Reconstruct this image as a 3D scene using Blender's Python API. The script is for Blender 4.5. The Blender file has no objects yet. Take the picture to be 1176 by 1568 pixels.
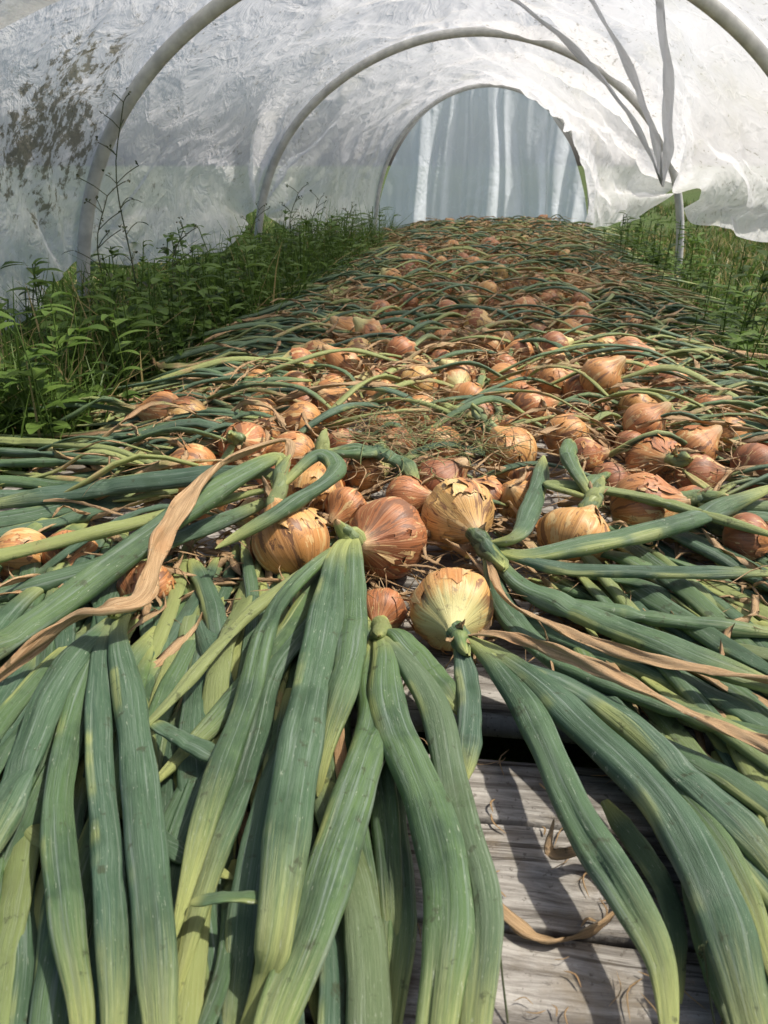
import bpy, math, random
import numpy as np
from mathutils import Vector, Matrix, noise
random.seed(11); rng=np.random.default_rng(11)
scene=bpy.context.scene
R=random.uniform

# ------------------------------------------------------------ mesh builder
class MB:
    def __init__(s): s.v=[];s.f=[];s.a=[];s.b=[];s.n=0
    def add(s,v,f,a,b):
        v=np.nan_to_num(np.asarray(v,float));f=np.asarray(f,int)
        s.v.append(v);s.f.append(f+s.n)
        s.a.append(np.asarray(a,float))
        b=np.asarray(b,float)
        if b.ndim==1: b=np.tile(b,(len(v),1))
        s.b.append(b);s.n+=len(v)
    def obj(s,name,mat,parent=None,smooth=True):
        V=np.concatenate(s.v);F=np.concatenate(s.f)
        me=bpy.data.meshes.new(name)
        me.vertices.add(len(V));me.vertices.foreach_set('co',V.ravel())
        k=F.shape[1]
        me.loops.add(F.size);me.loops.foreach_set('vertex_index',F.ravel().astype(np.int32))
        me.polygons.add(len(F))
        me.polygons.foreach_set('loop_start',(np.arange(len(F))*k).astype(np.int32))
        me.update(calc_edges=True)
        me.validate()
        for nm,arr in (('luv',s.a),('lr',s.b)):
            at=me.attributes.new(nm,'FLOAT_VECTOR','POINT')
            at.data.foreach_set('vector',np.concatenate(arr).ravel())
        if smooth: me.polygons.foreach_set('use_smooth',[True]*len(me.polygons))
        me.materials.append(mat)
        o=bpy.data.objects.new(name,me);scene.collection.objects.link(o)
        if parent: o.parent=parent
        return o
def empty(name,loc=(0,0,0)):
    e=bpy.data.objects.new(name,None);e.empty_display_size=.05
    scene.collection.objects.link(e);return e
def catmull(P,n):
    P=np.asarray(P,float)
    if len(P)==2: P=np.array([P[0],(P[0]+P[1])/2,P[1]])
    Q=np.vstack([2*P[0]-P[1],P,2*P[-1]-P[-2]])
    m=len(P)-1; d=np.linalg.norm(np.diff(P,axis=0),axis=1);c=np.concatenate([[0],np.cumsum(d)]);L=c[-1]
    ss=np.linspace(0,L,n);i=np.clip(np.searchsorted(c,ss,side='right')-1,0,m-1)
    t=((ss-c[i])/np.maximum(d[i],1e-9))[:,None]
    p0,p1,p2,p3=Q[i],Q[i+1],Q[i+2],Q[i+3]
    return .5*((2*p1)+(-p0+p2)*t+(2*p0-5*p1+4*p2-p3)*t**2+(-p0+3*p1-3*p2+p3)*t**3),L
def unit(a): return a/np.maximum(np.linalg.norm(a,axis=-1,keepdims=True),1e-9)
def sweep(mb,pts,w,th=.4,rnd=None,dry=0.,n=20,k=10,base=.45,tip=.3,roll=0.,wob=.06,tipw=.06,crump=0.,grow=.14):
    P,L=catmull(pts,n)
    t=np.linspace(0,1,n)
    T=unit(np.gradient(P,axis=0))
    up=np.array([0,0,1.]);S=np.cross(T,up);bad=np.linalg.norm(S,axis=1)<.15
    S[bad]=np.array([1,0,0]);S=unit(S);N=unit(np.cross(S,T))
    ph=R(0,9);ph2=R(0,9)
    ro=roll+(.35*np.sin(t*3+ph) if wob else 0)+crump*2.2*np.sin(t*9+ph2)
    c,s_=np.cos(ro)[:,None],np.sin(ro)[:,None]
    S,N=S*c+N*s_,-S*s_+N*c
    W=np.minimum(1,base+(1-base)*np.clip(t/grow,0,1)**.75)
    W=W*(tipw+(1-tipw)*np.clip((1-t)/max(tip,1e-3),0,1)**.65)
    W=W*w*(1+wob*np.sin(t*17*max(L,.2)/.4+ph)+wob*.6*np.sin(t*41+ph2)+crump*.25*np.sin(t*57+ph))
    H=W*th*(1+.16*np.sin(t*23+ph2)-.45*np.exp(-((t-R(.3,.8))/.022)**2))
    a=np.arange(k)*2*math.pi/k
    ca,sa=np.cos(a),np.sin(a)
    ls=np.sign(sa)*np.abs(sa)**.85
    fold=.18*np.cos(2*a+.6)*np.sin(t*6+ph)[:,None]
    A=ca[None,:]*W[:,None]/2
    B=(ls[None,:]*.5+fold*.3)*H[:,None]
    if k>=12:
        for q in range(4):
            c0=(R(-.6,.6)+.3*np.sin(t*R(2,6)+R(0,6)))[:,None]
            B=B-np.where(sa[None,:]>0,1,.3)*R(.06,.22)*(.5+.5*np.sin(t*R(4,14)+R(0,6)))[:,None]*H[:,None]*np.exp(-((ca[None,:]-c0)/R(.08,.16))**2)
    if crump: B=B+crump*W[:,None]*.25*np.sin(3*a[None,:]+t[:,None]*31+ph)
    V=P[:,None,:]+S[:,None,:]*A[...,None]+N[:,None,:]*B[...,None]
    i=np.arange(n-1)[:,None]*k;j=np.arange(k)[None,:];j2=(j+1)%k
    F=np.stack([i+j,i+j2,i+k+j2,i+k+j],-1).reshape(-1,4)
    U=np.stack([np.tile(ca,(n,1))+.2*sa[None,:],np.tile(t[:,None],(1,k)),np.tile((t*L)[:,None],(1,k))],-1).reshape(-1,3)
    if rnd is None: rnd=random.random()
    mb.add(V.reshape(-1,3),F,U,(rnd,random.random(),dry))
def tube(mb,pts,r,n=24,k=12,dry=0,r2=None):
    P,L=catmull(pts,n);T=unit(np.gradient(P,axis=0))
    ref=np.array([0.,1,0]) if abs(T[:,1]).mean()<.8 else np.array([1.,0,0])
    S=unit(np.cross(T,ref));N=unit(np.cross(S,T))
    a=np.arange(k)*2*math.pi/k
    rr=np.linspace(r,r if r2 is None else r2,n)[:,None,None]
    V=P[:,None,:]+rr*(S[:,None,:]*np.cos(a)[None,:,None]+N[:,None,:]*np.sin(a)[None,:,None])
    i=np.arange(n-1)[:,None]*k;j=np.arange(k)[None,:];j2=(j+1)%k
    F=np.stack([i+j,i+j2,i+k+j2,i+k+j],-1).reshape(-1,4)
    t=np.linspace(0,1,n)
    U=np.stack([np.tile(np.cos(a),(n,1)),np.tile(t[:,None],(1,k)),np.tile((t*L)[:,None],(1,k))],-1).reshape(-1,3)
    mb.add(V.reshape(-1,3),F,U,(random.random(),random.random(),dry))
def frame(ax):
    z=unit(np.asarray(ax,float));x=np.cross([0.13,.31,.94],z)
    if np.linalg.norm(x)<.1:x=np.cross([1,0,0],z)
    x=unit(x);y=np.cross(z,x);return np.stack([x,y,z],1)
def bulb(mb,c,d,ax,hue=None,fresh=0.,n=20,k=24,neck=1.32):
    if hue is None: hue=random.random()
    t=np.linspace(0,1,n);th=math.pi*t**.95
    r=np.abs(np.sin(th))**.92; z=-np.cos(th)*.90
    sm=np.clip((t-.78)/.22,0,1);sm=sm*sm*(3-2*sm)
    r=r*(1-sm)+.19*sm; z=z*(1-sm)+sm*neck
    r[0]=.02;r=np.maximum(r,.02)
    a=np.arange(k)*2*math.pi/k;p1,p2=R(0,6),R(0,6)
    rr=r[:,None]*(1+.012*np.cos(9*a+p1)+.022*np.cos(5*a+p2)+.025*np.cos(2*a+p1)+.012*np.cos(13*a))[None,:]
    V=np.stack([rr*np.cos(a),rr*np.sin(a),np.tile(z[:,None],(1,k))*R(.88,1.03)],-1)*d/2
    V[-1,:,:2]*=.25;V[-1,:,2]-=.01*d
    V[...,0]+=.05*d*R(-1,1)*(t[:,None]**2)
    M=frame(ax);V=V.reshape(-1,3)@M.T+np.asarray(c)
    i=np.arange(n-1)[:,None]*k;j=np.arange(k)[None,:];j2=(j+1)%k
    F=np.stack([i+j,i+j2,i+k+j2,i+k+j],-1).reshape(-1,4)
    U=np.stack([np.tile(np.cos(a),(n,1)),np.tile(np.sin(a),(n,1)),np.tile(t[:,None],(1,k))],-1).reshape(-1,3)
    mb.add(V,F,U,(hue,random.random(),fresh))
def flake(mb,c,d,ax,hue=.5,k=13,n=9):
    M=frame(ax);a0=R(0,6.28);wa=R(.4,.95);t0=R(.35,.62);t1=t0+R(.15,.35)
    a=a0+np.linspace(-wa,wa,k);t=np.linspace(t0,min(t1,.9),n)
    aa,tt=np.meshgrid(a,t)
    aa=aa+.10*np.sin(tt*40+a0)+.05*np.sin(tt*90);tt=np.clip(tt+.035*np.sin(aa*11+a0)+.02*np.sin(aa*27),0,.97)
    lift=1.012+.06*np.clip(np.abs((aa-a0)/wa),0,1.15)**4*R(.2,1.3)+.010*np.sin(aa*7)
    sm=np.clip((tt-.78)/.22,0,1);sm=sm*sm*(3-2*sm)
    r=(np.abs(np.sin(math.pi*tt**.95))**.92*(1-sm)+.19*sm)*lift;z=(-np.cos(math.pi*tt**.95)*.9*(1-sm)+sm*1.3)*lift
    V=np.stack([r*np.cos(aa),r*np.sin(aa),z],-1).reshape(-1,3)*d/2@M.T+np.asarray(c)
    i=np.arange(n-1)[:,None]*k;j=np.arange(k-1)[None,:]
    F=np.stack([i+j,i+j+1,i+k+j+1,i+k+j],-1).reshape(-1,4)
    U=np.stack([np.cos(aa),np.sin(aa),tt*.7+.1],-1).reshape(-1,3)
    mb.add(V,F,U,(min(1,max(0,hue+R(-.2,.5))),random.random(),0.))

# ------------------------------------------------------------ materials
class NT:
    def __init__(s,name):
        s.m=bpy.data.materials.new(name);s.m.use_nodes=True;s.t=s.m.node_tree;s.t.nodes.clear()
        s.out=s.N('ShaderNodeOutputMaterial')
    def N(s,typ,**kw):
        n=s.t.nodes.new(typ)
        for k,v in kw.items(): setattr(n,k,v)
        return n
    def set(s,inp,v):
        if isinstance(v,bpy.types.NodeSocket): s.t.links.new(v,inp)
        else:
            if hasattr(inp,'default_value'):
                try:
                    if len(inp.default_value)==4 and len(v)==3: v=(*v,1)
                except TypeError: pass
            inp.default_value=v
    def math(s,op,a,b=0.,c=0.,clamp=False):
        n=s.N('ShaderNodeMath',operation=op,use_clamp=clamp);s.set(n.inputs[0],a);s.set(n.inputs[1],b);s.set(n.inputs[2],c);return n.outputs[0]
    def mix(s,f,a,b,bt='MIX'):
        n=s.N('ShaderNodeMix',data_type='RGBA',blend_type=bt);s.set(n.inputs[0],f);s.set(n.inputs[6],a);s.set(n.inputs[7],b);return n.outputs[2]
    def noise(s,vec,scale,detail=4,rough=.55,dist=0.):
        n=s.N('ShaderNodeTexNoise');s.set(n.inputs['Vector'],vec);n.inputs['Scale'].default_value=scale;n.inputs['Detail'].default_value=detail
        n.inputs['Roughness'].default_value=rough;n.inputs['Distortion'].default_value=dist;return n.outputs[0]
    def mr(s,v,a,b,c=0.,d=1.):
        n=s.N('ShaderNodeMapRange',interpolation_type='SMOOTHSTEP');
        for i,x in enumerate((v,a,b,c,d)): s.set(n.inputs[i],x)
        return n.outputs[0]
    def comb(s,x,y,z):
        n=s.N('ShaderNodeCombineXYZ');s.set(n.inputs[0],x);s.set(n.inputs[1],y);s.set(n.inputs[2],z);return n.outputs[0]
    def attr(s,name):
        n=s.N('ShaderNodeAttribute',attribute_name=name);x=s.N('ShaderNodeSeparateXYZ');s.t.links.new(n.outputs['Vector'],x.inputs[0]);return n.outputs['Vector'],x.outputs[0],x.outputs[1],x.outputs[2]
    def pos(s):
        n=s.N('ShaderNodeNewGeometry');return n.outputs['Position']
    def bump(s,h,st=.3,d=.002):
        n=s.N('ShaderNodeBump');n.inputs['Strength'].default_value=st;n.inputs['Distance'].default_value=d;s.set(n.inputs['Height'],h);return n.outputs[0]
    def pbsdf(s,col,rough=.5,nrm=None,spec=.5,**kw):
        n=s.N('ShaderNodeBsdfPrincipled');s.set(n.inputs['Base Color'],col);s.set(n.inputs['Roughness'],rough)
        n.inputs['Specular IOR Level'].default_value=spec
        if nrm: s.set(n.inputs['Normal'],nrm)
        return n.outputs[0]
    def mixs(s,f,a,b):
        n=s.N('ShaderNodeMixShader');s.set(n.inputs[0],f);s.set(n.inputs[1],a);s.set(n.inputs[2],b);return n.outputs[0]
    def fin(s,sh): s.t.links.new(sh,s.out.inputs[0]);return s.m

def mat_leaf():
    g=NT('onion_leaf');_,u,t,l=g.attr('luv');_,r1,r2,dry=g.attr('lr');pos=g.pos()
    big=g.noise(pos,14,4,.6);off=g.math('MULTIPLY',r2,40.)
    fine=g.noise(g.comb(g.math('MULTIPLY',u,14.),g.math('MULTIPLY',l,12.),off),2.2,6,.7)
    long=g.noise(g.comb(g.math('MULTIPLY',u,4.),g.math('MULTIPLY',l,5.),off),1.6,5,.65)
    col=g.mix(r1,(.045,.098,.060),(.100,.175,.048))
    col=g.mix(g.mr(fine,.42,.64,0,.8),col,(.130,.195,.125))
    col=g.mix(g.mr(big,.46,.66,0,.8),col,(.038,.080,.038))
    col=g.mix(g.mr(long,.52,.68,0,.7),col,(.21,.27,.215))
    ye=g.math('ADD',g.mr(t,.20,.0),g.mr(g.math('ADD',t,g.math('MULTIPLY',fine,.4)),.92,1.22,0,1.),clamp=True)
    ed=g.math('MULTIPLY',g.mr(g.math('ADD',u,g.math('MULTIPLY',g.math('SUBTRACT',long,.5),1.2)),.62,.92),g.mr(g.noise(g.comb(off,g.math('MULTIPLY',l,5.),r1),2.,3),.52,.64))
    ye=g.math('ADD',ye,g.math('MULTIPLY',ed,.6),clamp=True)
    ye=g.math('MULTIPLY',ye,g.mr(fine,.2,.5,.5,1.),clamp=True)
    ye=g.math('MAXIMUM',ye,g.mr(dry,.05,.5,0,.8))
    col=g.mix(ye,col,g.mix(fine,(.26,.33,.07),(.50,.50,.20)))
    tan=g.mix(g.mr(fine,.3,.7),(.28,.145,.055),(.74,.53,.30))
    tan=g.mix(g.mr(big,.5,.75,0,.6),tan,(.50,.26,.11))
    tipb=g.mr(g.math('ADD',t,g.math('MULTIPLY',big,.3)),1.08,1.2,0,.5)
    col=g.mix(g.mr(g.math('ADD',g.math('ADD',dry,tipb),g.math('MULTIPLY',g.math('SUBTRACT',big,.5),1.0)),.5,.75),col,tan)
    sc=g.noise(g.comb(g.math('MULTIPLY',u,3.),g.math('MULTIPLY',l,40.),off),2.5,5,.75)
    col=g.mix(g.mr(sc,.62,.68,0,.7),col,(.44,.48,.36))
    dk=g.noise(pos,60,4,.7)
    col=g.mix(g.mr(dk,.60,.68,0,.65),col,(.045,.05,.02))
    h=g.math('ADD',g.math('ADD',fine,long),g.math('MULTIPLY',sc,.5))
    nr=g.bump(h,.7,.0016)
    sh=g.pbsdf(col,g.mr(fine,.3,.7,.38,.62),nr,.45)
    tr=g.N('ShaderNodeBsdfTranslucent');g.set(tr.inputs[0],g.mix(.5,col,(.40,.45,.08),'MIX'))
    return g.fin(g.mixs(g.math('ADD',.06,g.math('MULTIPLY',dry,.14)),sh,tr.outputs[0]))
def mat_onion():
    g=NT('onion_skin');_,c,s,t=g.attr('luv');_,hue,r2,fresh=g.attr('lr');pos=g.pos()
    off=g.math('MULTIPLY',r2,20.)
    st=g.noise(g.comb(g.math('MULTIPLY',c,7.),g.math('MULTIPLY',s,7.),g.math('ADD',g.math('MULTIPLY',t,.9),off)),2.,6,.7)
    pa=g.noise(g.comb(g.math('MULTIPLY',c,1.),g.math('MULTIPLY',s,1.),g.math('ADD',t,off)),1.9,5,.65,1.)
    rp=g.N('ShaderNodeValToRGB');g.set(rp.inputs[0],g.math('ADD',g.math('MULTIPLY',hue,.75),g.math('MULTIPLY',pa,.3)))
    e=rp.color_ramp.elements;e[0].color=(.62,.42,.14,1);e[0].position=.12;e[1].color=(.24,.080,.038,1);e[1].position=.98
    x=e.new(.36);x.color=(.55,.26,.080,1);x=e.new(.7);x.color=(.42,.155,.055,1)
    col=g.mix(g.mr(st,.4,.7,0,.5),rp.outputs[0],g.mix(.45,rp.outputs[0],(.78,.54,.30)))
    ln=g.noise(g.comb(g.math('MULTIPLY',c,26.),g.math('MULTIPLY',s,26.),off),1.,2,.5)
    col=g.mix(g.mr(ln,.53,.62,0,.5),col,g.mix(.65,col,(.12,.04,.012)))
    col=g.mix(g.mr(pa,.58,.595,0,.8),col,g.mix(st,(.58,.37,.14),(.72,.56,.28)))
    col=g.mix(g.mr(pa,.44,.41,0,.85),col,g.mix(st,(.075,.035,.022),(.27,.125,.06)))
    col=g.mix(g.mr(g.math('ADD',t,g.math('MULTIPLY',st,.2)),.94,1.04,0,.75),col,g.mix(st,(.34,.20,.08),(.68,.54,.30)))
    col=g.mix(g.mr(t,.12,.02),col,(.30,.20,.12))
    fr=g.mr(g.math('ADD',g.math('MULTIPLY',fresh,.8),g.math('ADD',g.math('MULTIPLY',st,.25),g.math('MULTIPLY',t,.55))),.95,1.08)
    col=g.mix(g.math('MULTIPLY',fr,.85),col,g.mix(st,(.46,.46,.12),(.70,.66,.36)))
    ds=g.noise(pos,70,5,.75)
    col=g.mix(g.mr(ds,.56,.68,0,.6),col,(.13,.08,.048))
    nr=g.bump(g.math('ADD',st,g.math('ADD',g.math('MULTIPLY',ln,.5),pa)),.5,.0016)
    return g.fin(g.pbsdf(col,g.mr(st,.3,.7,.33,.55),nr,.45))
def mat_simple(name,ca,cb,sc,rough=.6,trans=0.,bs=.2,tcol=None,usel=False,bd=.002,spec=.4):
    g=NT(name);pos=g.pos();n=g.noise(pos,sc,5)
    col=g.mix(g.mr(n,.3,.7),ca,cb)
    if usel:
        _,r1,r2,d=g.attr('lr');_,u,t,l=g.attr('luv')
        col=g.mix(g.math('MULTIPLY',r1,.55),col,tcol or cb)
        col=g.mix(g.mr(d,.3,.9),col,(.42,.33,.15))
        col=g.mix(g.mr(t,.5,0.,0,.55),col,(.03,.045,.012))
    sh=g.pbsdf(col,rough,g.bump(n,bs,bd),spec)
    if trans:
        tr=g.N('ShaderNodeBsdfTranslucent');g.set(tr.inputs[0],col);sh=g.mixs(trans,sh,tr.outputs[0])
    return g.fin(sh)
def mat_wood():
    g=NT('weathered_wood');pos=g.pos();_,u,t,l=g.attr('luv');_,r1,r2,d=g.attr('lr')
    v=g.comb(g.math('ADD',g.math('MULTIPLY',u,2.2),g.math('MULTIPLY',r1,30.)),g.math('MULTIPLY',t,26.),r2)
    n=g.noise(v,2.5,9,.75,.8);n2=g.noise(pos,11,5,.65);n3=g.noise(g.comb(g.math('MULTIPLY',u,5.),g.math('MULTIPLY',t,120.),r1),1.,4,.65,.4)
    n4=g.noise(pos,160,4,.7)
    col=g.mix(g.mr(n,.35,.68),(.15,.135,.115),(.50,.475,.43))
    col=g.mix(g.mr(n3,.56,.65,0,.85),col,(.055,.045,.035))
    col=g.mix(g.mr(n2,.50,.68,0,.55),col,(.20,.155,.095))
    col=g.mix(g.mr(n4,.58,.66,0,.6),col,(.08,.065,.05))
    kn=g.N('ShaderNodeTexVoronoi');g.set(kn.inputs['Vector'],g.comb(g.math('MULTIPLY',u,5.),g.math('MULTIPLY',t,9.),g.math('MULTIPLY',r2,8.)));kn.inputs['Scale'].default_value=1.
    col=g.mix(g.mr(g.math('ADD',kn.outputs['Distance'],g.math('MULTIPLY',n2,.1)),.20,.13,0,.8),col,(.07,.045,.03))
    h=g.math('ADD',g.math('ADD',n,g.math('MULTIPLY',n4,.3)),g.math('MULTIPLY',n3,-1.2))
    return g.fin(g.pbsdf(col,.85,g.bump(h,.9,.003),.2))
def mat_plastic(name,tint=(.90,.91,.92),alpha=.26,dirt=True,bs=.5,tlf=.6):
    g=NT(name);pos=g.pos()
    n1=g.noise(pos,3.2,4,.5,.6);n2=g.noise(pos,9,5,.6,1.)
    sx=g.N('ShaderNodeMapping');g.set(sx.inputs['Vector'],pos);sx.inputs['Rotation'].default_value=(.5,.4,.7);sx.inputs['Scale'].default_value=(7,1.6,3.5)
    w=g.N('ShaderNodeVectorMath',operation='ADD');g.set(w.inputs[0],sx.outputs[0]);g.set(w.inputs[1],g.comb(g.math('MULTIPLY',n1,3.),g.math('MULTIPLY',n2,1.2),n1))
    cr=g.N('ShaderNodeTexVoronoi',feature='DISTANCE_TO_EDGE');g.set(cr.inputs['Vector'],w.outputs[0]);cr.inputs['Scale'].default_value=.8
    ridge=g.math('ABSOLUTE',g.math('SUBTRACT',n1,.5));ridge2=g.math('ABSOLUTE',g.math('SUBTRACT',n2,.5))
    h=g.math('ADD',g.math('MULTIPLY',ridge,3.),g.math('ADD',g.math('MULTIPLY',ridge2,1.5),g.math('MULTIPLY',g.mr(cr.outputs[0],0,.06),.12)))
    nr=g.bump(h,bs,.03)
    col=g.mix(g.mr(n1,.3,.7),tint,tuple(x*.95 for x in tint))
    dm=None
    if dirt:
        d1=g.N('ShaderNodeVectorMath',operation='DISTANCE');g.set(d1.inputs[0],pos);d1.inputs[1].default_value=(-.80,1.95,.56)
        m=g.mr(d1.outputs['Value'],.40,.05)
        sp=g.noise(pos,34,8,.72,.2);cl=g.noise(pos,9,3)
        dm=g.math('MULTIPLY',g.mr(g.math('ADD',g.math('ADD',sp,g.math('MULTIPLY',cl,.4)),g.math('MULTIPLY',m,.16)),.80,.90),g.mr(m,.02,.5))
        fl=g.mr(g.math('ADD',g.noise(pos,40,4,.7),g.math('MULTIPLY',n1,.25)),.72,.82,0,.6)
        dm=g.math('ADD',g.math('MULTIPLY',dm,.85),fl,clamp=True)
        col=g.mix(dm,col,(.14,.12,.055))
        col=g.mix(g.mr(g.noise(pos,4.5,3),.55,.75,0,.25),col,(.62,.60,.42))
    df=g.N('ShaderNodeBsdfDiffuse');g.set(df.inputs[0],col);g.set(df.inputs[2],nr)
    tl=g.N('ShaderNodeBsdfTranslucent');g.set(tl.inputs[0],col);g.set(tl.inputs[1],nr)
    gl=g.N('ShaderNodeBsdfGlossy');gl.inputs['Roughness'].default_value=.25;g.set(gl.inputs['Normal'],nr)
    tp=g.N('ShaderNodeBsdfTransparent');g.set(tp.inputs[0],g.mix(.5,tint,(1,1,1)))
    sh=g.mixs(tlf,df.outputs[0],tl.outputs[0]);sh=g.mixs(.06,sh,gl.outputs[0])
    al=g.mr(n1,.3,.7,alpha*.85,alpha*1.15)
    al=g.math('MULTIPLY',al,g.mr(cr.outputs[0],0,.04,.6,1.))
    if dm is not None: al=g.math('MULTIPLY',al,g.math('SUBTRACT',1.,g.math('MULTIPLY',dm,.9)))
    return g.fin(g.mixs(al,sh,tp.outputs[0]))
M_leaf=mat_leaf();M_on=mat_onion();M_wood=mat_wood()
M_pl=mat_plastic('tunnel_plastic',(.97,.972,.978),.26,True,.60,.50)
M_end=mat_plastic('end_plastic',(.88,.93,.99),.12,False,.25,.82)
M_strap=mat_plastic('strap_plastic',(.56,.58,.62),.10,False,.2,.4)
M_pole=mat_simple('hoop_pipe',(.42,.42,.40),(.58,.58,.55),30,.45,0,.1)
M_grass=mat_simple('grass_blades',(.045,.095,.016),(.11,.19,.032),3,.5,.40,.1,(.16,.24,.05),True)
M_weed=mat_simple('weed',(.05,.075,.03),(.10,.10,.05),30,.6,.2,.1)
M_root=mat_simple('onion_roots',(.30,.20,.11),(.5,.38,.22),80,.8)
def mat_ground():
    g=NT('ground_soil_grass');pos=g.pos();a=g.noise(pos,1.2,6);b=g.noise(pos,22,6,.7)
    col=g.mix(g.mr(b,.3,.7),(.03,.045,.012),(.10,.15,.035));col=g.mix(g.mr(a,.5,.7,0,.6),col,(.10,.08,.045))
    return g.fin(g.pbsdf(col,.9,g.bump(b,.8,.02),.2))
M_ground=mat_ground()

def xc(y): return .15*y-.10
GZ=-.12
# ------------------------------------------------------------ ground
me=bpy.data.meshes.new('ground');s=150
me.from_pydata([(-s,-s,GZ),(s,-s,GZ),(s,s,GZ),(-s,s,GZ)],[],[(0,1,2,3)]);me.materials.append(M_ground)
scene.collection.objects.link(bpy.data.objects.new('ground',me))

# ------------------------------------------------------------ pallets
pal=empty('wooden_pallet')
mb=MB()
def plank(mb,cx,cy,L,W,z0,z1,rot,r):
    nx=70
    xs=np.linspace(-L/2,L/2,nx);prof=[(-W/2,z0),(-W/2,z1-.002),(-W/2+.0015,z1),(-W/6,z1),(W/6,z1),(W/2-.0015,z1),(W/2,z1-.002),(W/2,z0)]
    k=len(prof);V=[];U=[]
    for x in xs:
        wv=.0012*math.sin(x*19+r*9)
        for (py,pz) in prof:
            e=.0016*noise.noise(Vector((x*30,r*50,(1 if py>0 else 0)*9)))
            V.append((x,py+wv+e,pz+.001*math.sin(x*7+r*20)));U.append((x,py+r,r))
    V=np.array(V);c,s_=math.cos(rot),math.sin(rot)
    X=V[:,0]*c-V[:,1]*s_+cx;Y=V[:,0]*s_+V[:,1]*c+cy
    F=[]
    for i in range(nx-1):
        for j in range(k):
            j2=(j+1)%k;F.append((i*k+j,i*k+j2,(i+1)*k+j2,(i+1)*k+j))
    for b in (0,(nx-1)*k):
        F+= [(b,b+1,b+6,b+7),(b+1,b+2,b+5,b+6),(b+2,b+3,b+4,b+5)]
    mb.add(np.stack([X,Y,V[:,2]],1),F,U,(r,random.random(),0))
y=-.12;done=False
while y<5.9:
    W=R(.062,.085);g=R(.002,.005)
    if y+W>.455 and not done: g=.05;done=True
    plank(mb,xc(y),y+W/2,1.28+R(-.01,.01),W,-.022+R(-.001,.001),R(-.001,.001),-.125+R(-.004,.004),random.random());y+=W+g
mb.obj('slats',M_wood,pal,False)
mb=MB()
for x in (-.58,0,.58):
    for y0 in (0,1.25,2.5,3.75,5.):
        plank(mb,xc(y0+.55)+x,y0+.5,1.15,.04,-.11,-.026,math.pi/2-.13,random.random())
mb.obj('stringers',M_wood,pal,False)

# ------------------------------------------------------------ hero onion plants
def plant(c,d,ax,leaves,hue=.4,fresh=.2,neck=None,nr=.021,flakes=2,nd=.25):
    e=empty('onion_plant');ax=unit(np.array(ax,float));c=np.array(c,float)
    mb=MB();bulb(mb,c,d,ax,hue,fresh,32,48)
    for _ in range(flakes): flake(mb,c,d,ax,hue)
    mb.obj('bulb',M_on,e)
    mb=MB()
    for _ in range(16):
        q=unit(-ax+rng.normal(0,.45,3));b=c-ax*d*.44
        tube(mb,[b,b+q*.012,b+q*.02+rng.normal(0,.005,3)],.0006,5,4)
    mb.obj('roots',M_root,e)
    top=c+ax*d*.58
    if neck is None: neck=top+ax*.03
    neck=np.array(neck,float)
    mb=MB()
    n0=c+ax*d*.42
    P=[n0,top,(top+neck)/2,neck,neck+unit(neck-top)*.02]
    for q in range(4):
        sweep(mb,[p+rng.normal(0,.002,3) for p in P],nr*(1-.12*q),.85,None,nd*R(.6,1.6),14,14,.9,.5,R(0,3),.03,.15)
    for q in range(4):
        v=unit(rng.normal(0,1,3)+ax*1.5);sweep(mb,[top-ax*.008,top+ax*.008+v*.006,top+ax*.016+v*.022],.012,.12,None,1.,8,6,.8,.5,R(0,3),.1,.1,.5)
    mb.obj('neck',M_leaf,e)
    for i,(pts,w,z0,z1,dry) in enumerate(leaves):
        m=len(pts);Q=[top*.55+neck*.45]
        for j,p in enumerate(pts):
            f=(j+1)/m;z=p[2] if len(p)>2 else z0+(z1-z0)*f
            Q.append((p[0]+R(-.004,.004),p[1],z))
        mb=MB();sweep(mb,Q,w*.90,.66 if dry<.6 else .16,None,dry,80,24,.34,.25 if dry<.6 else .1,R(-.35,.35),.045,.05,.0 if dry<.6 else .45,.30)
        mb.obj('leaf_%d'%(i+1),M_leaf,e)
    return e
plant((.071,.645,.045),.086,(-.02,-.80,.10),[
 ([(.074,.560),(.075,.515),(.067,.46),(.062,.42)],.024,.05,.03,.0),
 ([(.089,.56),(.115,.48),(.132,.373),(.150,.312),(.157,.27),(.15,.22)],.029,.055,.045,.0),
 ([(.104,.55),(.152,.48),(.191,.385),(.203,.305),(.193,.2366),(.18,.17)],.034,.055,.05,0.),
 ([(.122,.54),(.185,.49),(.235,.403),(.256,.35),(.275,.28)],.031,.055,.035,.0),
 ([(.12,.545),(.175,.475),(.222,.40),(.232,.33),(.225,.26)],.024,.045,.03,.08),
 ([(.11,.56),(.182,.515),(.25,.455),(.33,.405)],.014,.075,.06,.9),
 ([(.13,.54),(.20,.47),(.26,.40),(.32,.33)],.026,.04,.02,.0)],hue=.15,fresh=.62,neck=(.073,.575,.052),nd=.12)
plant((.092,.835,.062),.092,(.25,-.75,-.02),[
 ([(.145,.67),(.19,.63),(.26,.57),(.36,.49)],.030,.062,.05,0),
 ([(.125,.645),(.158,.565),(.222,.515),(.33,.45)],.029,.05,.035,.0),
 ([(.15,.68),(.24,.637),(.42,.60)],.027,.055,.04,0.),
 ([(.15,.71),(.23,.735),(.36,.79),(.52,.90)],.032,.07,.075,0),
 ([(.15,.705),(.22,.69),(.45,.69)],.018,.075,.06,0),
 ([(.145,.73),(.175,.80),(.205,.90),(.24,1.02)],.028,.09,.07,0),
 ([(.14,.66),(.20,.60),(.28,.54),(.38,.47)],.024,.035,.02,0),
 ([(.12,.63),(.15,.59),(.22,.54),(.36,.50)],.013,.075,.06,.95)],hue=.12,fresh=.15,neck=(.123,.70,.07),nr=.024,flakes=3,nd=.12)
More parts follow.
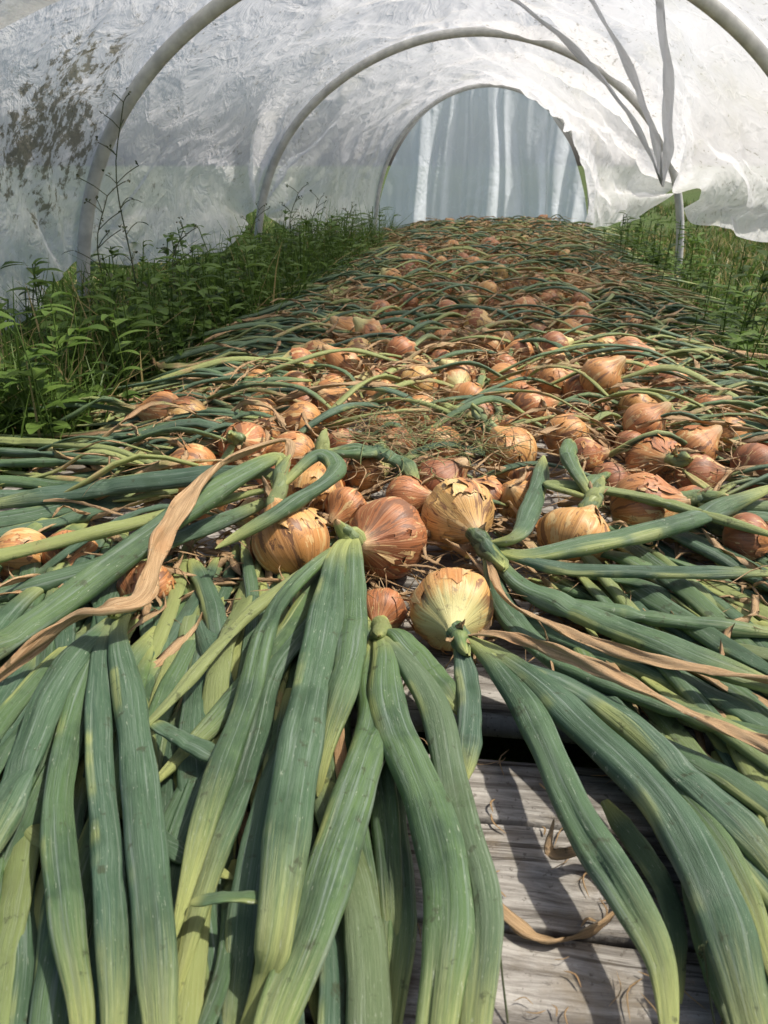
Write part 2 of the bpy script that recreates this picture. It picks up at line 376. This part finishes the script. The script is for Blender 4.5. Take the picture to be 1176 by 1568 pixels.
plant((.003,.79,.052),.098,(-.42,-.62,.22),[
 ([(-.053,.70),(-.059,.565),(-.063,.403),(-.062,.285),(-.070,.262,.045),(-.082,.235,.02)],.036,.085,.055,0),
 ([(-.033,.70),(-.028,.585),(-.031,.50,.075),(-.046,.44,.05),(-.052,.41,.03)],.030,.09,.03,0),
 ([(-.069,.69),(-.102,.60),(-.114,.473),(-.121,.373),(-.125,.28)],.025,.085,.05,0),
 ([(-.080,.68),(-.130,.60),(-.176,.49),(-.20,.44)],.016,.08,.05,.35),
 ([(-.060,.66),(-.095,.55),(-.105,.45),(-.116,.33),(-.118,.25)],.024,.05,.035,0),
 ([(-.07,.68),(-.093,.6),(-.139,.49),(-.175,.41)],.024,.06,.035,0)],hue=.85,fresh=.0,neck=(-.042,.735,.088),nr=.024,flakes=3,nd=.3)
plant((-.002,.67,.026),.052,(-.1,-.8,0),[
 ([(-.003,.555),(.006,.475),(.028,.373),(.036,.2995),(.025,.2366),(.015,.17)],.035,.055,.055,.0),
 ([(.010,.555),(.039,.485),(.053,.373),(.056,.2995),(.048,.2366),(.04,.18)],.029,.055,.05,.16),
 ([(-.008,.54),(-.010,.473),(-.023,.403),(-.0386,.2995),(-.054,.2366),(-.07,.17)],.035,.045,.055,0),
 ([(.012,.585),(.04,.55),(.07,.49)],.026,.06,.03,0),
 ([(.0,.52),(.003,.42),(.005,.33),(.0,.22)],.028,.02,.012,0)],hue=.8,neck=(-.005,.59,.05),nr=.020,flakes=1,nd=.3)
plant((.23,.80,.045),.090,(.35,.5,.35),[([(.27,.90),(.33,1.0)],.022,.10,.05,.1),([(.21,.88),(.33,.855),(.47,.745)],.022,.09,.07,.3),([(.245,.90),(.262,.97),(.275,1.03)],.026,.12,.09,0.)],hue=.2,fresh=.35)
plant((.341,.885,.048),.092,(.7,-.15,.2),[([(.45,.86),(.6,.84),(.75,.8)],.026,.06,.03,0),([(.44,.87),(.58,.9),(.75,.93)],.022,.07,.03,.2),([(.43,.84),(.5,.76),(.6,.70)],.026,.05,.03,0)],hue=.55,flakes=3)
plant((-.112,.785,.048),.094,(-.3,.45,.5),[
 ([(-.14,.88,.12),(-.223,.78,.10),(-.32,.64,.06),(-.37,.55,.05),(-.42,.46,.03)],.036,.1,.03,0),
 ([(-.16,.88,.10),(-.345,.91,.07),(-.58,.89,.04)],.032,.1,.04,0),
 ([(-.12,.90,.135),(-.18,.87,.13),(-.215,.80,.125),(-.228,.69,.105),(-.222,.59,.095),(-.245,.562,.10),(-.29,.56,.085),(-.35,.50,.05)],.024,.12,.05,1.),
 ([(-.09,.89,.12),(-.06,.855,.11),(-.12,.765,.10),(-.185,.71,.08)],.027,.1,.06,0),
 ([(-.16,.83),(-.26,.76),(-.37,.70),(-.5,.64)],.030,.09,.03,0),
 ([(-.17,.84),(-.29,.79),(-.42,.73),(-.56,.68)],.022,.10,.05,.42)],hue=.3,fresh=.40,neck=(-.125,.86,.11))
plant((-.098,.945,.045),.082,(.1,.5,.5),[([(-.03,1.0),(.03,.98),(.05,.93)],.028,.1,.06,0),([(-.02,.99),(.0,1.05)],.024,.09,.08,0)],hue=.3,fresh=.3)
plant((-.262,.70,.035),.062,(-.0,-.8,.1),[
 ([(-.250,.58),(-.207,.473),(-.156,.346),(-.116,.2366),(-.095,.17)],.029,.055,.06,0),
 ([(-.258,.57),(-.222,.436),(-.176,.322),(-.14,.2366),(-.12,.17)],.023,.055,.055,.0),
 ([(-.278,.53),(-.272,.436),(-.263,.36),(-.262,.28)],.031,.06,.05,0),
 ([(-.268,.55),(-.233,.403),(-.190,.2995),(-.162,.2366),(-.15,.19)],.024,.05,.05,0),
 ([(-.262,.50),(-.29,.38),(-.29,.25)],.026,.03,.02,.3)],hue=.6,neck=(-.262,.615,.06),nd=.2)
plant((-.43,.775,.035),.07,(-.7,-.1,.1),[([(-.55,.72),(-.7,.66)],.03,.04,.02,0),([(-.5,.66),(-.52,.5)],.03,.05,.02,0.2),([(-.46,.66),(-.40,.52),(-.36,.40)],.03,.05,.03,0)],hue=.25,fresh=.3)
plant((-.372,.775,.035),.066,(.05,-.8,.1),[([(-.38,.62),(-.36,.50),(-.33,.40),(-.31,.28)],.03,.05,.03,.0),([(-.34,.62),(-.30,.5),(-.29,.4)],.025,.04,.02,.1),([(-.40,.66),(-.43,.58),(-.47,.50)],.012,.07,.05,.95)],hue=.6)
plant((-.254,.95,.04),.082,(-.75,-.1,.12),[([(-.40,.95),(-.55,1.0),(-.75,1.02)],.024,.05,.03,0),([(-.40,.93),(-.55,.94),(-.78,.96)],.026,.06,.03,0),([(-.38,.92),(-.5,.87),(-.68,.84)],.028,.05,.03,0),([(-.4,.96),(-.6,1.06)],.015,.07,.03,.5),([(-.38,.90),(-.5,.82),(-.62,.76)],.024,.04,.03,.0)],hue=.35,nd=.3)
plant((-.287,1.03,.04),.082,(-.75,0.05,.12),[([(-.42,1.04),(-.6,1.08),(-.78,1.09)],.020,.06,.05,0.1),([(-.42,1.05),(-.6,1.11),(-.8,1.15)],.018,.08,.05,.35),([(-.42,1.02),(-.6,1.04),(-.8,1.05)],.020,.07,.04,0),([(-.42,1.06),(-.55,1.14),(-.7,1.2)],.020,.05,.04,0)],hue=.5,nd=.35)
plant((-.217,1.08,.06),.078,(.0,-.55,.35),[([(-.24,.99),(-.29,.93),(-.36,.9)],.02,.06,.05,.3)],hue=.7,flakes=3,nd=.15)
plant((.196,1.08,.05),.086,(-.45,.4,.5),[([(.13,1.16),(.1,1.25)],.018,.1,.08,.5)],hue=.2,flakes=3)
plant((.414,1.06,.045),.085,(.1,-.6,.25),[([(.46,.93),(.55,.85)],.02,.06,.03,.5),([(.48,1.0),(.62,.97),(.8,.95)],.022,.06,.03,0)],hue=.45,fresh=.3,flakes=3)

# ------------------------------------------------------------ onion mass
known=[(-.39,1.26,.08),(-.345,1.24,.075),(-.138,1.2,.08),(-.22,1.27,.065),(-.08,1.29,.078),(-.027,1.01,.06),(.163,1.19,.06),(.486,1.09,.075),(.55,1.02,.07),(.44,.80,.06),(.41,.895,.055),
(.18,.92,.055),(-.089,1.9,.09),(-.058,1.7,.078),(-.082,1.58,.085),(-.257,1.47,.066),(.068,1.445,.078),(.142,1.47,.073),(.273,1.79,.085),(.375,1.63,.073),(.456,1.665,.073),(.553,1.665,.09),(.264,1.29,.076),(.066,1.27,.07),
(.166,1.27,.065),(.434,1.4,.07),(.57,1.44,.078),(.39,1.42,.07),(.02,1.12,.06),(.09,1.12,.065),(-.2,1.17,.06),(-.05,.88,.06),(.03,.92,.06),(.30,1.16,.07),(.0,1.36,.07),(-.17,.87,.05),(.14,.93,.055),(-.16,1.0,.055)]
occ=[(.071,.645,.086),(.092,.84,.09),(.003,.79,.098),(.23,.8,.09),(.341,.885,.09),(-.112,.785,.094),(-.098,.945,.08),(-.254,.95,.08),(-.287,1.03,.08),(-.217,1.08,.078),(.196,1.08,.086),(.414,1.06,.085)]
items=[(x,y,d*1.04,.018) for x,y,d in known]
occ+=[(x,y,d) for x,y,d in known]
for _ in range(16000):
    y=.98+4.7*random.random();x=xc(y)+R(-.34,.50);d=R(.054,.086)
    if y<2.1 and random.random()<.35: continue
    if all((x-a)**2+(y-b)**2>((d+c)*.50)**2 for a,b,c in occ):
        occ.append((x,y,d));items.append((x,y,d,R(-.005,.02)))
lay=[]
for _ in range(2500):
    y=1.15+4.5*random.random();x=xc(y)+R(-.28,.40);d=R(.058,.082)
    if all((x-a)**2+(y-b)**2>(d*1.65)**2 for a,b in lay) and (y>2.1 or random.random()<.05):
        lay.append((x,y));items.append((x,y,d,R(.03,.055)))
mo=MB();ml=MB();md=MB()
def lay_leaf(x,y,z,a,L,w,dry,zt,curve=.12):
    p=[(x,y,z)]
    for f in (.3,.6,1.):
        aa=a+R(-curve,curve)+(.4*math.sin(f*5+x*30) if dry>.5 else 0)
        zz=z*(1-f)+zt*(1-.5*f)+(R(-.01,.015))
        p.append((x+math.cos(aa)*L*f,y+math.sin(aa)*L*f,max(.008,zz)))
    if dry<.6: sweep(ml,p,w,.5,None,dry,14,8,.45,.3,R(-.4,.4))
    else: sweep(md,p,w,.15,None,dry,18,6,.6,.15,R(-1,1),.1,.15,.6)
for (x,y,d,dz) in items:
    rel=(x-xc(y))
    if rel<-.14: az=math.pi+R(-.45,.45)
    elif rel>.20: az=R(-.5,.5)
    else: az=R(0,6.28)
    ax=(math.cos(az),math.sin(az),R(-.05,.35) if random.random()<.75 else 1.)
    z=d*.46+dz
    bulb(mo,(x,y,z),d,ax,min(1,max(0,random.gauss(.52,.32))),R(0,.35) if random.random()<.8 else .6,16,20,R(1.25,1.6))
    if y<2.6 :
        for _ in range(random.choice((1,1,2,3))): flake(mo,(x,y,z),d,ax,R(.2,.9),9,6)
    mid=abs(rel-.03)<.2
    nl=random.choice((2,3,4)) if not mid else random.choice((0,1,2,3))
    for _ in range(nl):
        dry=(R(0,.12) if random.random()<.5 else R(.2,1.)) if not mid else (1. if random.random()<.6 else R(0,.4))
        lay_leaf(x+math.cos(az)*d*.45,y+math.sin(az)*d*.45,z,az+R(-.35,.35),R(.2,.42) if not mid else R(.10,.26),R(.009,.019) if dry<.5 else R(.004,.012),dry,R(.02,.06))
for _ in range(620):
    y=R(.95,5.5);sd=random.choice((-1,-1,1))
    x=xc(y)+(-R(.22,.42) if sd<0 else R(.28,.50));a=(math.pi if sd<0 else 0)+R(-.3,.3)
    dry=R(0,.15) if random.random()<.6 else R(.25,.9)
    lay_leaf(x,y,R(.02,.075),a,R(.22,.40),R(.008,.018),dry,R(.02,.05))
for _ in range(520):
    y=R(1.12,5.5) if random.random()<.6 else R(2.,5.5);x=xc(y)+R(-.32,.45);a=random.choice((0,math.pi,0))+R(-.9,.9);L=R(.14,.36)
    z=R(.07,.105)+(.015 if y>2.2 else 0);dry=0 if random.random()<.42 else R(.2,1)
    x-=math.cos(a)*L/2;y-=math.sin(a)*L/2
    p=[(x,y,z-.03),(x+math.cos(a)*L*.35,y+math.sin(a)*L*.35,z+R(0,.012)),(x+math.cos(a+.1)*L*.7,y+math.sin(a+.1)*L*.7,z),(x+math.cos(a)*L,y+math.sin(a)*L,z-.04)]
    if dry<.6: sweep(ml,p,R(.008,.018),.5,None,dry,14,8,.5,.3,R(-.4,.4))
    else: sweep(md,p,R(.005,.012),.15,None,dry,18,6,.6,.15,R(-1,1),.1,.15,.6)
# under-layer in the foreground
def under(x,y,tx,ty,z,dr):
    if dr>.5:
        tx=x+(tx-x)*.6;ty=y-(y-ty)*.6
        p=[(x,y,z),((x+tx)/2+R(-.02,.02),(y+ty)/2,z),(tx,ty,.015)];sweep(md,p,R(.008,.016),.3,None,dr,24,8,.6,.2,R(-.3,.3),.1,.15,.25)
    else:
        p=[(x,y,z),((x+tx)/2+R(-.02,.02),(y+ty)/2,z+R(0,.015)),(tx,ty,.01)];sweep(ml,p,R(.012,.027),.5,None,dr,30,14,.4,.3,R(-.4,.4))
for _ in range(330):
    sd=random.choice((-1,-1,-1,1,1))
    if sd<0: x=R(-.55,-.02);y=R(.5,.9);tx=x*R(.7,1.1)+R(-.05,.05);ty=y-R(.18,.42)
    else: x=R(.15,.55);y=R(.5,.95);tx=x+R(.05,.25);ty=y-R(.08,.5)
    if sd>0 and ty<.47: tx=max(tx,.21+R(0,.05));x=max(x,.18)
    if sd<0: tx=min(tx,.03)
    under(x,y,tx,ty,R(.01,.035),0 if random.random()<.6 else R(.2,.9))
for _ in range(55):
    x=R(-.42,-.04);under(x,R(.36,.55),min(.0,x*.75+R(-.05,.04)),R(.10,.22),R(.01,.025),0 if random.random()<.6 else R(.2,.9))
for _ in range(26):
    x=R(.22,.4);under(x,R(.38,.55),max(.2,x*.8+R(-.03,.05)),R(.14,.26),R(.01,.025),0 if random.random()<.6 else R(.2,.9))
for p,w,dr in [([(-.19,.47,.05),(-.15,.44,.055),(-.11,.42,.05)],.016,0),([(-.115,.30,.06),(-.09,.30,.065),(-.06,.302,.06)],.010,0),([(-.2,.41,.03),(-.15,.36,.04),(-.10,.34,.03)],.018,0),
   ([(-.30,.45,.03),(-.25,.38,.03),(-.20,.36,.03)],.02,.3),([(.20,.40,.02),(.215,.30,.02),(.19,.2,.02)],.018,.2),([(.24,.38,.03),(.235,.30,.02),(.21,.2,.02)],.024,.0),([(.28,.40,.03),(.27,.30,.02),(.25,.2,.02)],.024,.0),
   ([(.30,.45,.03),(.31,.35,.02),(.29,.25,.02)],.024,.0),([(.17,.42,.015),(.19,.34,.015),(.175,.27,.012)],.016,.1)]:
    sweep(ml,p,w,.4,None,dr,30,14)
sweep(md,[(-.33,.33,.03),(-.27,.29,.03),(-.2,.2,.02)],.018,.3,None,.9,30,8,.6,.2,.3,.1,.1,.4)
sweep(md,[(.07,.34,.012),(.10,.315,.006),(.135,.32,.006),(.16,.34,.012),(.15,.37,.02),(.115,.36,.03),(.12,.38,.04)],.009,.2,None,.95,50,8,.6,.2,.4,.1,.2,.4)
sweep(md,[(.22,.36,.02),(.21,.28,.012),(.20,.22,.01)],.012,.2,None,.9,20,8,.6,.2,.4,.1,.2,.4)
# straw, dried shreds
for _ in range(5600):
    y=.66+4.9*random.random()**1.25;x=xc(y)+R(-.45,.58)
    top=.115 if y>2.2 else .09
    z=R(.02,top) if y>.95 else R(.005,.045);a=R(0,6.28);L=R(.04,.18)
    p=[(x,y,z)]
    for q in range(3):
        a+=R(-.7,.7);x+=math.cos(a)*L/3;y+=math.sin(a)*L/3;z=max(.006,z+R(-.015,.015));p.append((x,y,z))
    w=R(.0012,.003) if random.random()<.6 else R(.003,.011)
    sweep(md,p,w,.2,None,R(.75,1.),10,5,.7,.3,R(-1,1),.1,.2,.6)
for _ in range(300):
    x=R(-.04,.16);y=R(.98,1.2);z=R(.06,.10);a=R(0,6.28);p=[(x,y,z)]
    for q in range(3):
        a+=R(-.9,.9);x+=math.cos(a)*.025;y+=math.sin(a)*.025;z+=R(-.012,.012);p.append((x,y,z))
    sweep(md,p,.0014,.6,None,random.choice((.3,.3,1.)),8,4,.8,.2,0,.05,.3)
for _ in range(160):
    x=R(-.1,.3);y=R(.2,.5);a=R(0,6.28);L=R(.006,.035)
    sweep(md,[(x,y,.004),(x+math.cos(a)*L*.5,y+math.sin(a)*L*.5,.006),(x+math.cos(a+.4)*L,y+math.sin(a+.4)*L,.004)],R(.0005,.002),.3,None,1.,7,5)
mo.obj('onion_pile',M_on);ml.obj('onion_foliage',M_leaf);md.obj('dried_onion_leaves',M_leaf)

# ------------------------------------------------------------ tunnel hoops and plastic
HY=[.9,2.2,3.7,6.07,7.0];HC=[.02,.20,.40,.755,.89];HA=[1.10,1.08,1.01,.825,.8];HB=[1.10,1.10,1.08,1.08,1.0]
def hoopat(Y): return np.interp(Y,HY,HC),np.interp(Y,HY,HA),np.interp(Y,HY,HB)
tun=empty('polytunnel')
for i,Y in enumerate((2.2,3.7,6.07)):
    c,a,b=hoopat(Y);mb=MB()
    tube(mb,[(c-a*math.cos(p)*(1+.05*math.sin(2*p)**2),Y,GZ+b*math.sin(p)**.95) for p in np.linspace(0.0001,math.pi-.0001,33)],.018 if i<2 else .016,90,14)
    mb.obj('hoop_%d'%(i+1),M_pole,tun)
def zL(Y): return float(np.interp(Y,[1.2,1.76,2.2,2.7,3.1,3.6,3.75,4.2,4.8,6.1],[-.06,.06,.18,.13,.14,.23,.23,.04,-.05,-.10]))
def zR(Y): return float(np.interp(Y,[1.6,2.0,2.46,3.0,3.7,4.1,5.0,6.1],[.20,.21,.23,.25,.36,.20,.10,-.02]))
def nz(x,y,z=0.): return noise.noise(Vector((x,y,z)))
NY,NP=340,280
V=np.zeros((NY,NP,3));
for i in range(NY):
    for j in range(NP):
        s_=j/(NP-1);v=i/(NY-1)
        Ys=1.25+.75*s_**1.2
        Y=Ys+(6.12-Ys)*v
        c,a,b=hoopat(Y);zl=zL(Y)+.012*nz(Y*5,1.);zr=zR(Y)+.015*nz(Y*4,5.)
        p0=math.asin(min(.95,max(0,(zl-GZ)/b)));p1=math.pi-math.asin(min(.95,max(0,(zr-GZ)/b)))
        ph=p0+(p1-p0)*s_;arc=ph*1.05
        sag=0
        for y0,y1,am in ((.9,2.2,.02),(2.2,3.7,.02),(3.7,6.07,.05)):
            if y0<=Y<y1: sag=am*math.sin(math.pi*(Y-y0)/(y1-y0))**.8
        sag*= .45+.55*abs(math.cos(ph))
        if 3.7<Y<6.07: sag+=.13*max(0,s_-.5)*math.sin(math.pi*(Y-3.7)/2.37)
        rr=.03-sag;fs=.7+.6*s_
        for (gy,gp,am,N,ext) in ((3.7,math.pi-.40,.075,12,1.35),(3.72,.30,.042,11,.75),(2.2,.2,.024,11,.5),(3.7,1.45,.010,15,.5),(6.07,2.3,.05,13,.9)):
            dy=Y-gy;da=arc-gp*1.05;r=math.hypot(dy,da)
            th=math.atan2(da,dy)
            w=math.exp(-(r/ext)**2)*min(1,r/.12)
            f=math.sin(N*th+2.5*nz(th*2,r*1.2,gp))
            rr+=am*w*(abs(f)**.7*(1 if f>0 else -.6)-.1)
        q=nz(Y*1.7+.3*nz(arc*3,Y*2),arc*2.1)
        wa=Y+.15*nz(Y*2,arc*2,2.);wb=arc+.15*nz(Y*2,arc*2,8.)
        rr+=-.03*abs(q)+.018*nz(Y*3.5,arc*2.6,3.)-fs*.036*abs(nz(wa*4+wb*2,wb*2.6-wa*1.2,7.))-fs*.017*abs(nz(wa*7-wb*5,wb*7+wa*2,4.))
        e=max(0,1-s_/.10);rr+=e*(-.03+.03*nz(Y*3,9.));e2=max(0,(s_-.90)/.10);rr+=e2*(-.03+.04*nz(Y*3,4.)+.01*math.sin(Y*14))
        hoopd=min(abs(Y-2.2),abs(Y-3.7),abs(Y-6.07));k_=min(1,hoopd/.25);k_=k_*k_*(3-2*k_)
        if rr<.022: rr=.022+(rr-.022)*k_
        bx=1+.05*math.sin(2*ph)**2
        V[i,j]=(c-(a*bx+rr)*math.cos(ph),Y,GZ+(b+rr)*max(0,math.sin(ph))**.95)
def grid(mb,V):
    n,m=V.shape[:2];i=np.arange(n-1)[:,None]*m;j=np.arange(m-1)[None,:]
    F=np.stack([i+j,i+j+1,i+m+j+1,i+m+j],-1).reshape(-1,4)
    u,v=np.meshgrid(np.linspace(0,1,m),np.linspace(0,1,n))
    mb.add(V.reshape(-1,3),F,np.stack([u,v,u*0],-1).reshape(-1,3),(0,0,0))
mb=MB();grid(mb,V);mb.obj('cover_sheet',M_pl,tun)
n1,n2=200,60;c,a,b=hoopat(6.07);W=np.zeros((n2,n1,3))
for i in range(n2):
    for j in range(n1):
        u=-1+2*j/(n1-1);x=c+a*u*.995;top=GZ+(b)*max(0.0,1-u*u)**.5;f=i/(n2-1)
        uu=u+.07*nz(u*2,f*1.5)+.10*(f-.5)*math.sin(u*5)
        fo=.09*math.sin(uu*9+1)+.07*abs(math.sin(uu*13+2*nz(uu*3,f)))+.03*math.sin(uu*31+f)+.012*math.sin(uu*67)
        W[i,j]=(x,6.10+fo*(1-.6*f)*(.5+1.2*abs(nz(u*4,2)))+.02,GZ+(top-GZ)*f)
mb=MB();grid(mb,W);mb.obj('end_curtain',M_end,tun)
mb=MB();tube(mb,[(-1.12,1.12,.20),(-.85,1.18,.50),(-.53,1.2,.645),(-.37,1.2,.70),(-.05,1.22,.80),(.4,1.4,.9)],.020,60,12)
mb.obj('rolled_hem',M_pl,tun)
# bands of folded film lying against the cover, pulled into the gather on the right
def strap(Y1,p1,w0,w1,name='fold_band'):
    mb=MB();n=70;G=np.zeros((n,9,3));C=[]
    for i in range(n):
        f=i/(n-1);Y=3.68+(Y1-3.68)*f;ph=(math.pi-.47)+(p1-(math.pi-.47))*f
        c,a,b=hoopat(Y);q=np.array((c-(a-.035)*math.cos(ph),Y,GZ+(b-.035)*math.sin(ph)**.95));C.append(q)
    C=np.array(C);f=np.linspace(0,1,n)[:,None];C=.55*C+.45*(C[0]*(1-f)+C[-1]*f)
    T=unit(np.gradient(C,axis=0));cen=np.array((.35,3.2,.2));O=unit(C-cen);S=unit(np.cross(T,O))
    for i in range(n):
        g=i/(n-1)
        for j in range(9):
            h=(j-4)/4;G[i,j]=C[i]+S[i]*h*(w0+(w1-w0)*g)*(.3+.7*min(1,g*3))/2*(1+.2*nz(g*6,h+Y1*3))-O[i]*(.010*(1-h*h)+.006*math.sin(g*16+j)+.005*math.sin(j*1.9))
    grid(mb,G);mb.obj(name,M_strap,tun)
strap(2.35,1.85,.085,.07)
strap(2.1,2.02,.10,.07)
strap(2.6,1.62,.022,.02)

# ------------------------------------------------------------ grass
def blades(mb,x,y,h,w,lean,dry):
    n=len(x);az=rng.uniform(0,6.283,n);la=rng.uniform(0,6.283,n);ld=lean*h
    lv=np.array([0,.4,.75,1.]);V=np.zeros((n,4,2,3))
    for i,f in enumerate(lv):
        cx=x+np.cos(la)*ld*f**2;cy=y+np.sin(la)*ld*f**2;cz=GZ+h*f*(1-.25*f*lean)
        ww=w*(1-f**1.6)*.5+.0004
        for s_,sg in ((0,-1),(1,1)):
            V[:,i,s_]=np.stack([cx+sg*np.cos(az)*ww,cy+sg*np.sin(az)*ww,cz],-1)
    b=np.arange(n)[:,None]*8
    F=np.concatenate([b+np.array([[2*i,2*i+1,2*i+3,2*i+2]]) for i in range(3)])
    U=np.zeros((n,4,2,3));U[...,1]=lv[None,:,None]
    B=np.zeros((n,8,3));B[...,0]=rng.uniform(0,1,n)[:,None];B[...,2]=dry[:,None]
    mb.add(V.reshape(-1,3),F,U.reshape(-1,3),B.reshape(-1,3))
gr=MB()
def patch(n,x0,x1,y0,y1,h0,h1,w0,w1,dr=.08,clump=True,m=.66):
    x=rng.uniform(x0,x1,n);y=rng.uniform(y0,y1,n)
    if clump:
        cx=rng.uniform(x0,x1,n//40+1);cy=rng.uniform(y0,y1,n//40+1);k=rng.integers(0,len(cx),n);c=rng.random(n)<.65
        x=np.where(c,cx[k]+rng.normal(0,.04,n),x);y=np.where(c,cy[k]+rng.normal(0,.04,n),y)
    keep=np.abs(x-(.15*y-.1))>m;x,y=x[keep],y[keep];n=len(x)
    blades(gr,x,y,rng.uniform(h0,h1,n)*rng.uniform(.6,1,n),rng.uniform(w0,w1,n),rng.uniform(.1,.9,n),(rng.random(n)<dr)*1.)
patch(9000,-1.5,.15,1.2,5.8,.14,.34,.003,.009)
patch(5500,-1.1,.1,2.2,4.8,.24,.46,.003,.009,.08,True,.58)
patch(4200,-1.25,-.58,1.1,2.2,.20,.42,.003,.010,.12,True,.62)
patch(5000,-4,-1.2,.6,9,.10,.30,.005,.010)
patch(5000,.6,1.7,.8,6,.06,.20,.003,.008)
patch(16000,1.2,3.2,1.5,7,.05,.14,.004,.010,.3)
patch(9000,3.,7,2,12,.06,.14,.008,.016,.25)
patch(260,.80,.92,1.45,1.7,.16,.26,.006,.010,0,False)
gr.obj('grass',M_grass)

def leaflet(mb,p,d,L,w,dr=0.):
    p=np.array(p,float);d=unit(np.array(d,float));sd=unit(np.cross(d,[0,0,1.])+1e-6);nn=np.cross(sd,d)
    n=7;V=[];
    for i in range(n):
        f=i/(n-1);ww=w*math.sin(math.pi*min(1,f*.92+.04))**.8/2;q=p+d*L*f-np.array([0,0,1])*L*.35*f*f
        for g in (-1,0,1): V.append(q+sd*ww*g+nn*abs(g)*ww*.3)
    F=[(i*3+j,i*3+j+1,i*3+j+4,i*3+j+3) for i in range(n-1) for j in range(2)]
    U=[(0,1.,0)]*len(V);mb.add(V,F,U,(random.random(),0,dr))
wd=MB()
for _ in range(560):
    left=random.random()<.82
    if left: y=R(1.15,4.3);x=xc(y)-R(.62,1.1)+ (.1 if y>3 else 0)
    else: y=R(1.5,4.5);x=xc(y)+R(.66,.95)
    h=R(.12,.38);b=np.array((x,y,GZ));tp=b+np.array((R(-.06,.06),R(-.06,.06),h))
    tube(wd,[b,(b+tp)/2+rng.normal(0,.01,3),tp],.0016,6,4)
    for q in range(random.randint(8,14)):
        f=R(.3,1);a=R(0,6.28);leaflet(wd,b+(tp-b)*f,(math.cos(a),math.sin(a),.5),R(.03,.09),R(.012,.036))
wd.obj('broadleaf_weeds',M_grass)
for (x,y,h) in ((-.70,2.15,.72),(-.76,2.1,.50),(-.62,2.3,.40),(-.40,3.45,.46),(-.55,3.3,.40),(-.33,3.7,.42),(-.2,4.2,.36)):
    mb=MB();b=np.array((x,y,GZ));P=[b,b+(.01,-.02,h*.4),b+(-.01,.0,h*.75),b+(.03,.02,h)]
    tube(mb,P,.0026,16,5,0,.0014);C,_=catmull(P,12)
    for i in range(3,12):
        for q in range(2):
            a=R(0,6.28);L=R(.02,.07);e=C[i]+np.array((math.cos(a)*L,math.sin(a)*L,L*.7))
            tube(mb,[C[i],(C[i]+e)/2+(0,0,.004),e],.0012,5,4)
            if i<8: leaflet(mb,e,(math.cos(a),math.sin(a),.1),R(.02,.05),R(.008,.018))
            else:
                for _ in range(3): leaflet(mb,e+rng.normal(0,.004,3),(R(-1,1),R(-1,1),1),.014,.007)
    mb.obj('tall_weed',M_weed)
for (x,y,h) in ((.068,.305,.055),(.185,.28,.05)):
    mb=MB();b=np.array((x,y,0));P=[b+(.005,-.04,.002),b+(.003,-.02,.02),b+(0,0,h)]
    tube(mb,P,.0008,10,5,0,.0005)
    for i in range(40):
        f=i/40;leaflet(mb,np.array(P[2])-np.array((0,0,.014))*f+rng.normal(0,.0009,3),(R(-.6,.6),R(-.6,.6),1.5),.003,.0016)
    mb.obj('grass_seed_stem',M_weed)

# ------------------------------------------------------------ light, sky, camera
el=math.radians(61);az=math.radians(88)   # azimuth from +Y toward +X
d=Vector((math.sin(az)*math.cos(el),math.cos(az)*math.cos(el),math.sin(el)))
L=bpy.data.lights.new('sun','SUN');L.energy=4.8;L.angle=math.radians(1.5);L.color=(1,.94,.84)
o=bpy.data.objects.new('sun',L);o.rotation_euler=d.to_track_quat('Z','Y').to_euler();scene.collection.objects.link(o)
w=bpy.data.worlds.new('World');scene.world=w;w.use_nodes=True;nt=w.node_tree
bg=nt.nodes['Background'];sk=nt.nodes.new('ShaderNodeTexSky');sk.sky_type='NISHITA';sk.sun_disc=False
sk.sun_elevation=el;sk.sun_rotation=az;sk.air_density=.8;sk.dust_density=4.
nt.links.new(sk.outputs[0],bg.inputs[0]);bg.inputs[1].default_value=.15
cam=bpy.data.cameras.new('camera');co=bpy.data.objects.new('camera',cam);scene.collection.objects.link(co)
co.location=(0,0,.46);co.rotation_euler=(math.radians(90-25.3),0,0)
cam.sensor_fit='VERTICAL';cam.sensor_height=36;cam.lens=26;cam.clip_start=.01;cam.clip_end=500
cam.dof.use_dof=True;cam.dof.focus_distance=.95;cam.dof.aperture_fstop=16
scene.camera=co
scene.view_settings.view_transform='Standard';scene.view_settings.look='None';scene.view_settings.exposure=0
